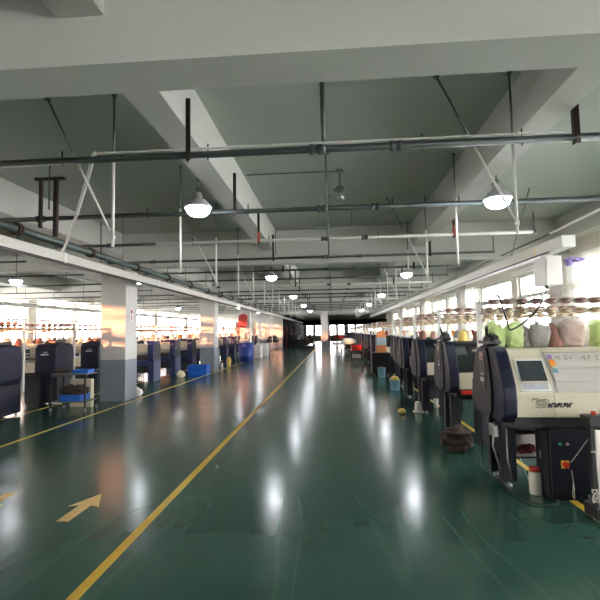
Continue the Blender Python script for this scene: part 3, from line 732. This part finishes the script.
put_cone('greyyarn', (2.17, YF[0]+.93, 1.356), 'dark grey yarn cone tucked behind the clear bag of grey yarn', None, 1.25)
put_cone('brownyarn', (2.46, YF[0]+.88, 1.356), 'tall brown yarn cone between the grey and the dusty pink bags', None, 1.3)
put_cone('yelyarn', (1.86, YF[0]+.98, 1.356), 'yellow yarn cone behind the leftmost green bag', None, 1.1)

# near stand with white panel at the right edge
t = thing('fabric_stand', 'black framed stand with a tall white panel and red stop button, right edge', 'stand', (2.125, 4.0, 0))
MB().box(.0, .03, 0, .05, .02, .84, .004).build('post', 'black', t)
MB().box(.47, .515, 0, .05, .02, .84, .004).build('post', 'black', t)
MB().box(-.02, .54, -.03, .12, .76, .85, .01).build('top_box', 'black', t)
MB().box(.03, .47, -.025, -.01, .12, .74, .004).build('white_panel', 'signw', t)
MB().box(-.02, .54, -.06, .14, .02, .12, .01).build('base', 'black', t)
MB().lathe([(.008, .85), (.012, .86), (.022, .865), (.02, .885)], (.05, .03, 0), 12).build('stop_button', 'redp', t)
for fx in (0.03, .5): MB().lathe([(.035, 0), (.03, .015), (.01, .022)], (fx, .02, 0), 12).build('foot', 'steel', t)
MB().lathe([(.008, -.02), (.008, .0)], (.02, 0, .56), 8, 'y').box(-.01, .05, -.012, -.003, .555, .565).build('latch', 'steel', t)
def tangle(loc, label, n=26, rx=.03, rz=.06, m='signw'):
    pts = [(rx*math.sin(i*2.1), .012*math.sin(i*3.3), rz*math.cos(i*1.3)) for i in range(n)]
    return pts
cable('string', [(2.13, 4.03, .66), (2.135, 4.02, .45), (2.135, 4.02, .28)]+[(2.135+.028*math.sin(i*2.1), 4.0+.01*math.sin(i*3.3), .2+.055*math.cos(i*1.3)) for i in range(22)], .0028, 'signw', 'white string hanging in a tangled knot beside the black stand', 'string', 5)
cable('string', [(2.13, 4.36, .30), (2.14, 4.36, .2), (2.13, 4.36, .08), (2.145, 4.36, .06), (2.14, 4.36, .2), (2.15, 4.36, .12)], .003, 'signw', 'white string hanging down from the red isolator knob', 'string', 5)
cable('string', [(2.13, 4.36, .37), (2.14, 4.25, .48), (2.14, 4.08, .64)], .0025, 'signw', 'thin white string slanting from the isolator switch up to the black stand', 'string', 5)
cable('string', [(1.86, 4.95, .56), (1.87, 4.9, .35), (1.9, 4.8, .15), (1.93, 4.75, .02)], .0022, 'signw', 'single white thread hanging to the floor left of the white bottle', 'string', 5)
tag(MB().blob((0, 0, .07), (.07, .05, .045), 3, .5, 7).blob((-.08, 0, .05), (.04, .04, .045), 6, .4, 7).build('yarn_ball', 'maroon', None, (2.02, 5.0, .262)), 'maroon yarn lying in the white lined tray of the nearest machine', 'yarn')
t = thing('bottle', 'white plastic bottle with red lid on the floor by the control cabinet', 'bottle', (1.915, 4.62, 0))
MB().lathe([(.05, 0), (.056, .01), (.056, .19), (.045, .215), (.03, .22)], n=18).build('body', 'bottle', t)
MB().lathe([(.047, .212), (.05, .22), (.05, .245), (.045, .25)], n=18).build('lid', 'lidred', t)
cable('floor_cable', [(1.68, 5.5, .3), (1.66, 5.4, .02), (1.72, 5.0, .012), (1.7, 4.6, .012), (1.76, 4.35, .012), (1.95, 4.32, .012), (2.02, 4.40, .014)], .009, 'rubber', 'black cable curving over the floor to the nearest control cabinet')
# small floor things along the right row
def pail(x, y, r, h, m, label, cat='bucket', name='bucket'):
    t = thing(name, label, cat, (x, y, 0))
    MB().lathe([(r*.8, 0), (r*.82, .005), (r, h), (r*1.05, h), (r*1.05, h-.01), (r*.95, h-.01), (r*.78, .02)], n=18).build('body', m, t)
    MB().tube([(r, 0, h-.02), (r*.8, 0, h+.02), (0, 0, h+.04), (-r*.8, 0, h+.02), (-r, 0, h-.02)], .005, 6).build('handle', 'steel', t)
    return t
t = thing('waste_bag', 'brown cloth bag slumped on the floor under the second right machine', 'bag', (1.57, 6.2, 0))
MB().blob((0.02, .0, .14), (.2, .16, .17), 5, .35, 5, 4, .8).build('bag', 'browncloth', t)
MB().lathe([(.16, .22), (.175, .25), (.15, .262), (.13, .23)], (.04, 0, 0), 16).build('rim', 'browncloth', t)
t = thing('spray_cone', 'small white cone standing on the floor in the aisle by the third right machine', 'cone', (1.62, 9.05, 0))
MB().lathe([(.10, 0), (.10, .02), (.07, .03), (.06, .17), (.045, .2), (.01, .205)], n=16).build('body', 'signw', t)
tag(MB().blob((0, 0, .045), (.07, .06, .05), 2, .4, 6, 3, .9).build('yarn_ball', 'yelyarn', None, (1.28, 8.9, 0)), 'small pale yellow yarn ball on the floor left of the white cone', 'yarn ball')
t = thing('yarn_cone', 'bright pink yarn cone on the floor by the fourth right machine', 'yarn cone', (1.98, 10.3, 0))
MB().lathe([(.07, 0), (.1, .01), (.1, .04), (.05, .26), (.02, .27)], n=14).build('yarn', 'pinkp', t)
MB().lathe([(.018, .27), (.014, .36)], n=10).build('tip', 'signw', t)
t = thing('cup', 'white cup on the floor under the third right machine', 'cup', (2.06, 9.5, 0))
MB().lathe([(.04, 0), (.055, .18), (.05, .18), (.035, .01)], n=14).build('body', 'bottle', t)
pail(1.62, 12.35, .14, .26, 'lblue', 'pale blue bucket of yarn on the floor by the right row')
tag(MB().blob((0, 0, .06), (.11, .1, .08), 3, .4, 6, 3, .8).build('yarn_ball', 'yelyarn', None, (1.62, 12.35, .23)), 'pale yellow yarn ball heaped in the pale blue bucket', 'yarn ball')
tag(MB().blob((0, 0, .08), (.1, .08, .11), 4, .4, 6, 3, .9).build('yarn_ball', 'pinkp', None, (1.95, 12.2, .235)), 'pink yarn ball on the low stand beside the pale blue bucket', 'yarn ball')
t = thing('stool', 'low grey stool carrying pink yarn beside the pale blue bucket', 'stool', (1.95, 12.2, 0))
MB().box(-.14, .14, -.14, .14, .21, .235, .005).build('seat', 'char', t)
for a, b in ((-1, -1), (-1, 1), (1, -1), (1, 1)): MB().box(a*.12-.012, a*.12+.012, b*.12-.012, b*.12+.012, 0, .21).build('leg', 'steel', t)
pail(1.62, 15.7, .14, .32, 'lblue', 'pale blue bin on the floor before the hanging orange cloth', 'bin', 'bin')
t = thing('black_trolley', 'black box trolley standing under the hanging orange and pale blue cloth', 'trolley', (1.34, 15.95, 0))
MB().box(0, .62, .05, .55, .08, .82, .02).build('box', 'black', t)
for a, b in ((.08, .16), (.54, .16), (.08, .54), (.54, .54)): MB().lathe([(.04, -.015), (.04, .015)], (a, b, .04), 12, 'x').build('castor', 'tyre', t)
t = thing('hanging_cloth', 'orange and pale blue cloth panel hanging over the black trolley', 'cloth', (1.68, 16.02, 0))
mk = lambda z0, z1: MB().prism([(-.17, z0), (.17, z0), (.17, z1), (.05, z1+.0), (-.05, z1), (-.17, z1)], 0, .02, .004, 'xz')
mk(.822, 1.08).build('lower_panel', 'clothorange', t); mk(1.08, 1.34).build('middle_panel', 'clothblue', t)
MB().prism([(-.17, 1.34), (.17, 1.34), (.15, 1.5), (.06, 1.6), (-.06, 1.6), (-.15, 1.5)], 0, .02, .004, 'xz').build('upper_panel', 'clothorange', t)
t = thing('bottle', 'small white bottle on the floor left of the black trolley', 'bottle', (1.12, 16.4, 0))
MB().lathe([(.06, 0), (.065, .14), (.03, .2), (.03, .26), (.01, .265)], n=12).build('body', 'bottle', t)
MB().lathe([(.032, .255), (.03, .29)], n=10).build('lid', 'lidred', t)
# carts and far things
def cart(x, y, w, d, z2, top, label, tm='wood', fm='steel'):
    t = thing('cart', label, 'cart', (x, y, 0))
    for a in (0, w-.03):
        for b in (0, d-.03):
            MB().box(a, a+.03, b, b+.03, .09, top, .002).build('leg', fm, t)
            MB().lathe([(.04, -.014), (.045, 0), (.04, .014)], (a+.015, b+.015, .045), 12, 'x').build('castor', 'tyre', t)
    MB().box(0, w, 0, d, top-.01, top+.02, .004).build('top_shelf', tm, t)
    MB().box(0.005, w-.005, 0.005, d-.005, z2, z2+.02, .004).build('lower_shelf', tm, t)
    return t
def crate(x, y, z, w, d, h, m, label, name='crate'):
    t = thing(name, label, 'crate', (x, y, z)); th = .012
    MB().box(0, w, 0, th, 0, h).box(0, w, d-th, d, 0, h).box(0, th, th, d-th, 0, h).box(w-th, w, th, d-th, 0, h).box(th, w-th, th, d-th, 0, th).build('body', m, t)
    MB().box(-.012, w+.012, -.012, .004, h-.03, h).box(-.012, w+.012, d-.004, d+.012, h-.03, h).box(-.012, 0, .004, d-.004, h-.03, h).box(w, w+.012, .004, d-.004, h-.03, h).build('rim', m, t)
    return t
cart(-5.98, 9.2, .78, .5, .2, .78, 'grey metal worktable on castors in front of the nearest column', 'wood', 'char')
crate(-5.78, 9.24, .222, .44, .38, .13, 'blue', 'blue crate on the lower shelf of the worktable near the first column')
crate(-5.55, 9.3, .802, .34, .26, .07, 'blue', 'shallow blue tray on top of the worktable near the first column')
tag(MB().blob((0, 0, .09), (.3, .16, .12), 4, .5, 6, 4, .7).build('cloth_heap', 'browncloth', None, (-5.56, 9.42, .335)), 'dark cloth heap spilling over the blue crate on the lower shelf', 'cloth')
tag(MB().blob((0, 0, .04), (.2, .13, .05), 6, .5, 6, 3, .7).build('cloth_heap', 'browncloth', None, (-5.78, 9.4, .806)), 'dark cloth heap on top of the worktable beside the blue tray', 'cloth')
t = thing('carton', 'plain cardboard panel box standing behind the worktable legs', 'box', (-5.93, 9.85, 0))
MB().box(0, .5, 0, .12, .0, .62, .01).build('box', 'cream', t)
t = thing('bottle', 'lime green bottle on the floor under the left machines', 'bottle', (-6.67, 8.95-.9, 0))
MB().lathe([(.035, 0), (.04, .01), (.04, .14), (.02, .17), (.02, .2), (.005, .205)], n=12).build('body', 'limeb', t)
tag(MB().blob((0, 0, .09), (.12, .09, .12), 7, .5, 5, 3, .75).build('plastic_bag', 'signw', None, (-5.15, 11.62, 0)), 'crumpled white plastic bag on the floor behind the nearest column', 'plastic bag')
crate(-5.6, 17.15, 0, .72, .5, .38, 'blue', 'large blue crate on the floor in front of the second column')
tag(MB().blob((0, 0, .12), (.15, .13, .14), 2, .15, 4, 3, .85).build('sack', 'creamyarn', None, (-5.55, 16.2, 0)), 'round cream sack on the floor beside the blue machines', 'sack')
tag(MB().blob((0, 0, .22), (.11, .1, .24), 3, .3, 4, 3, .85).build('sack', 'yelyarn', None, (-4.95, 21.2, 0)), 'pale yellow sack on the floor past the second column', 'sack')
t = thing('bottle', 'white and dark bottle beside the pale yellow sack past the second column', 'bottle', (-4.98, 20.0, 0))
MB().lathe([(.06, 0), (.06, .2), (.03, .26), (.02, .3)], n=12).build('body', 'bottle', t)
MB().lathe([(.035, .29), (.03, .35)], n=10).build('lid', 'rubber', t)
t = thing('barrel', 'tall dark blue plastic barrel standing before the third column', 'barrel', (-4.78, 24.6, 0))
MB().lathe([(.36, 0), (.38, .03), (.42, .3), (.43, .34), (.42, .38), (.43, .8), (.44, .84), (.42, .98), (.44, 1.0), (.44, 1.04), (.40, 1.04), (.38, .06)], n=24).build('body', 'dblue', t)
tag(MB().prism([(0, 0), (.55, .0), (.62, .7), (.4, .82), (.1, .75)], 0, .03, .01, 'xz').build('banner', 'rosered', None, (-5.66, 26.52, 1.9)), 'red banner fixed high on the third column', 'banner')
tag(MB().box(0, .03, 0, .25, 0, 1, .01).box(0, .28, 0, .25, .97, 1, .01).box(.25, .28, 0, .25, 0, .97, .01).box(.03, .25, .2, .24, .03, .97, .01).build('locker', 'black', None, (-5.5, 26.0, 1.0-.98)), 'dark open locker frame standing before the third column', 'locker')
for i, (x, y, w, h) in enumerate(((-4.95, 28.2, .7, .75), (-4.85, 30.0, .75, .8))):
    t = thing('carton', 'white storage box beside the aisle past the third column, %s of the pair' % ('nearer' if i == 0 else 'farther'), 'box', (x-.3, y, 0))
    MB().box(0, w, 0, .7, 0, h, .02).build('box', 'signw', t); MB().box(-.02, w+.02, -.02, .72, h, h+.05, .01).build('lid', 'white', t)
t = cart(-4.75, 32.4, .7, .9, .3, .85, 'black cart piled with dark fabric beyond the white boxes', 'char', 'black')
tag(MB().blob((0, 0, .14), (.42, .45, .3), 5, .5, 5, 3, .55).build('fabric_pile', 'black', None, (-4.4, 32.85, .9)), 'dark fabric pile on top of the black cart past the third column', 'fabric')
# white upright pole in the aisle
t = thing('pole', 'thin white upright pole at the left of the aisle beyond the white boxes', 'pole', (-4.0, 29.6, 0))
MB().tube([(0, 0, .02), (0, 0, 3.25)], .028, 10).build('tube', 'whiterod', t); MB().lathe([(.1, 0), (.1, .015), (.03, .03)], n=14).build('base', 'steel', t)
# red-topped cart in the aisle
t = cart(.85, 22, .55, .8, .25, .62, 'small cart carrying a red crate standing in the aisle on the right', 'wood', 'char')
crate(.88, 22.05, .642, .48, .6, .24, 'redp', 'red crate on the small cart in the aisle')
crate(.92, 22.1, .272, .4, .5, .16, 'signw', 'white crate on the lower shelf of the small cart in the aisle')
for i, (x, y) in enumerate(((.45, 27.0), (.52, 30.4), (.05, 45.5), (.05, 49.0))):
    t = cart(x, y, 1.0 if i < 2 else 1.45, .9, .3, .8, 'work table in the aisle beyond the red crate, %s from the camera' % ORD[i], 'wood', 'char')
    tag(MB().blob((0, 0, .1), (.4 if i < 2 else .6, .35, .22), i+3, .6, 6, 3, .5).build('fabric_pile', ['clothblue', 'navyblue', 'maroon', 'black'][i], None, (x+(.5 if i < 2 else .72), y+.45, .83)), '%s fabric pile on the %s work table beyond the red crate' % (['pale blue', 'blue', 'maroon', 'black'][i], ORD[i]), 'fabric')
# dark workbenches at the far end
for i, (x, y) in enumerate(((-4.6, 46), (-4.4, 50.5), (-4.6, 55), (2.4, 58), (5, 60), (-.2, 64))):
    t = thing('workbench', 'dark workbench with sewing equipment at the far end of the hall, %s from the camera' % ORD[i], 'workbench', (x, y, 0), 'far workbenches')
    MB().box(0, 2.2, 0, .9, .76, .8, .005).build('top', 'char', t)
    for a, b in ((.05, .05), (2.1, .05), (.05, .8), (2.1, .8)): MB().box(a, a+.05, b, b+.05, 0, .76).build('leg', 'black', t)
    MB().box(.1, 2.1, .75, .78, .2, .76).build('modesty_panel', 'black', t)
    for q in range(3): MB().box(.2+q*.7, .5+q*.7, .3, .6, .8, 1.0, .03).box(.2+q*.7, .28+q*.7, .35, .5, 1.0, 1.18, .02).box(.2+q*.7, .62+q*.7, .38, .5, 1.12, 1.25, .03).build('sewing_head', 'black' if q != 1 else 'trunk', t)
# doors in the partition, dark red
for i, y in enumerate((46.5, 52, 58)):
    struct('door_%d' % (i+1), MB().box(-4.9, -4.86, y, y+1.8, 0, 2.2, .01), 'maroon')

# ------------------------------------------------------------------ camera
cam = bpy.data.cameras.new('camera'); co = bpy.data.objects.new('camera', cam); COL.objects.link(co)
cam.sensor_fit = 'HORIZONTAL'; cam.sensor_width = 36; cam.lens = 451/600*36; cam.clip_end = 400; cam.clip_start = .05
Rm = Matrix.Rotation(R(4.1), 3, 'Z') @ Matrix.Rotation(R(94.01), 3, 'X') @ Matrix.Rotation(R(-1.03), 3, 'Z')
co.matrix_world = Matrix.Translation((0, 0, H)) @ Rm.to_4x4()
SC.camera = co
# ------------------------------------------------------------------ light
w = bpy.data.worlds.new('sky'); SC.world = w; w.use_nodes = True
nt = w.node_tree; bg = nt.nodes['Background']
tc = nt.nodes.new('ShaderNodeTexCoord'); sx = nt.nodes.new('ShaderNodeSeparateXYZ'); nt.links.new(tc.outputs['Generated'], sx.inputs[0])
cr = nt.nodes.new('ShaderNodeValToRGB'); mr = nt.nodes.new('ShaderNodeMapRange'); mr.inputs['From Min'].default_value = -1; mr.inputs['From Max'].default_value = 1
nt.links.new(sx.outputs['X'], mr.inputs['Value']); nt.links.new(mr.outputs[0], cr.inputs['Fac'])
e = cr.color_ramp.elements; e[0].position = .0; e[0].color = (1, .80, .66, 1); e[1].position = .6; e[1].color = (1.7, 1.7, 1.72, 1)
nt.links.new(cr.outputs['Color'], bg.inputs['Color']); bg.inputs['Strength'].default_value = 4.6
sun = bpy.data.lights.new('sun', 'SUN'); so = bpy.data.objects.new('sun', sun); COL.objects.link(so)
sun.energy = 4.6; sun.color = (1, .35, .15); sun.angle = R(.7)
d = Vector((.56, .825, -math.tan(R(4.2)))); so.rotation_euler = d.to_track_quat('-Z', 'Y').to_euler(); so.location = (-30, -30, 10)
SC.view_settings.view_transform = 'Standard'; SC.view_settings.look = 'None'; SC.view_settings.gamma = 1; SC.view_settings.use_curve_mapping = False
SC.view_settings.exposure = 1.95
SC.cycles.max_bounces = 8; SC.cycles.diffuse_bounces = 4; SC.cycles.transparent_max_bounces = 16; SC.cycles.sample_clamp_indirect = 6
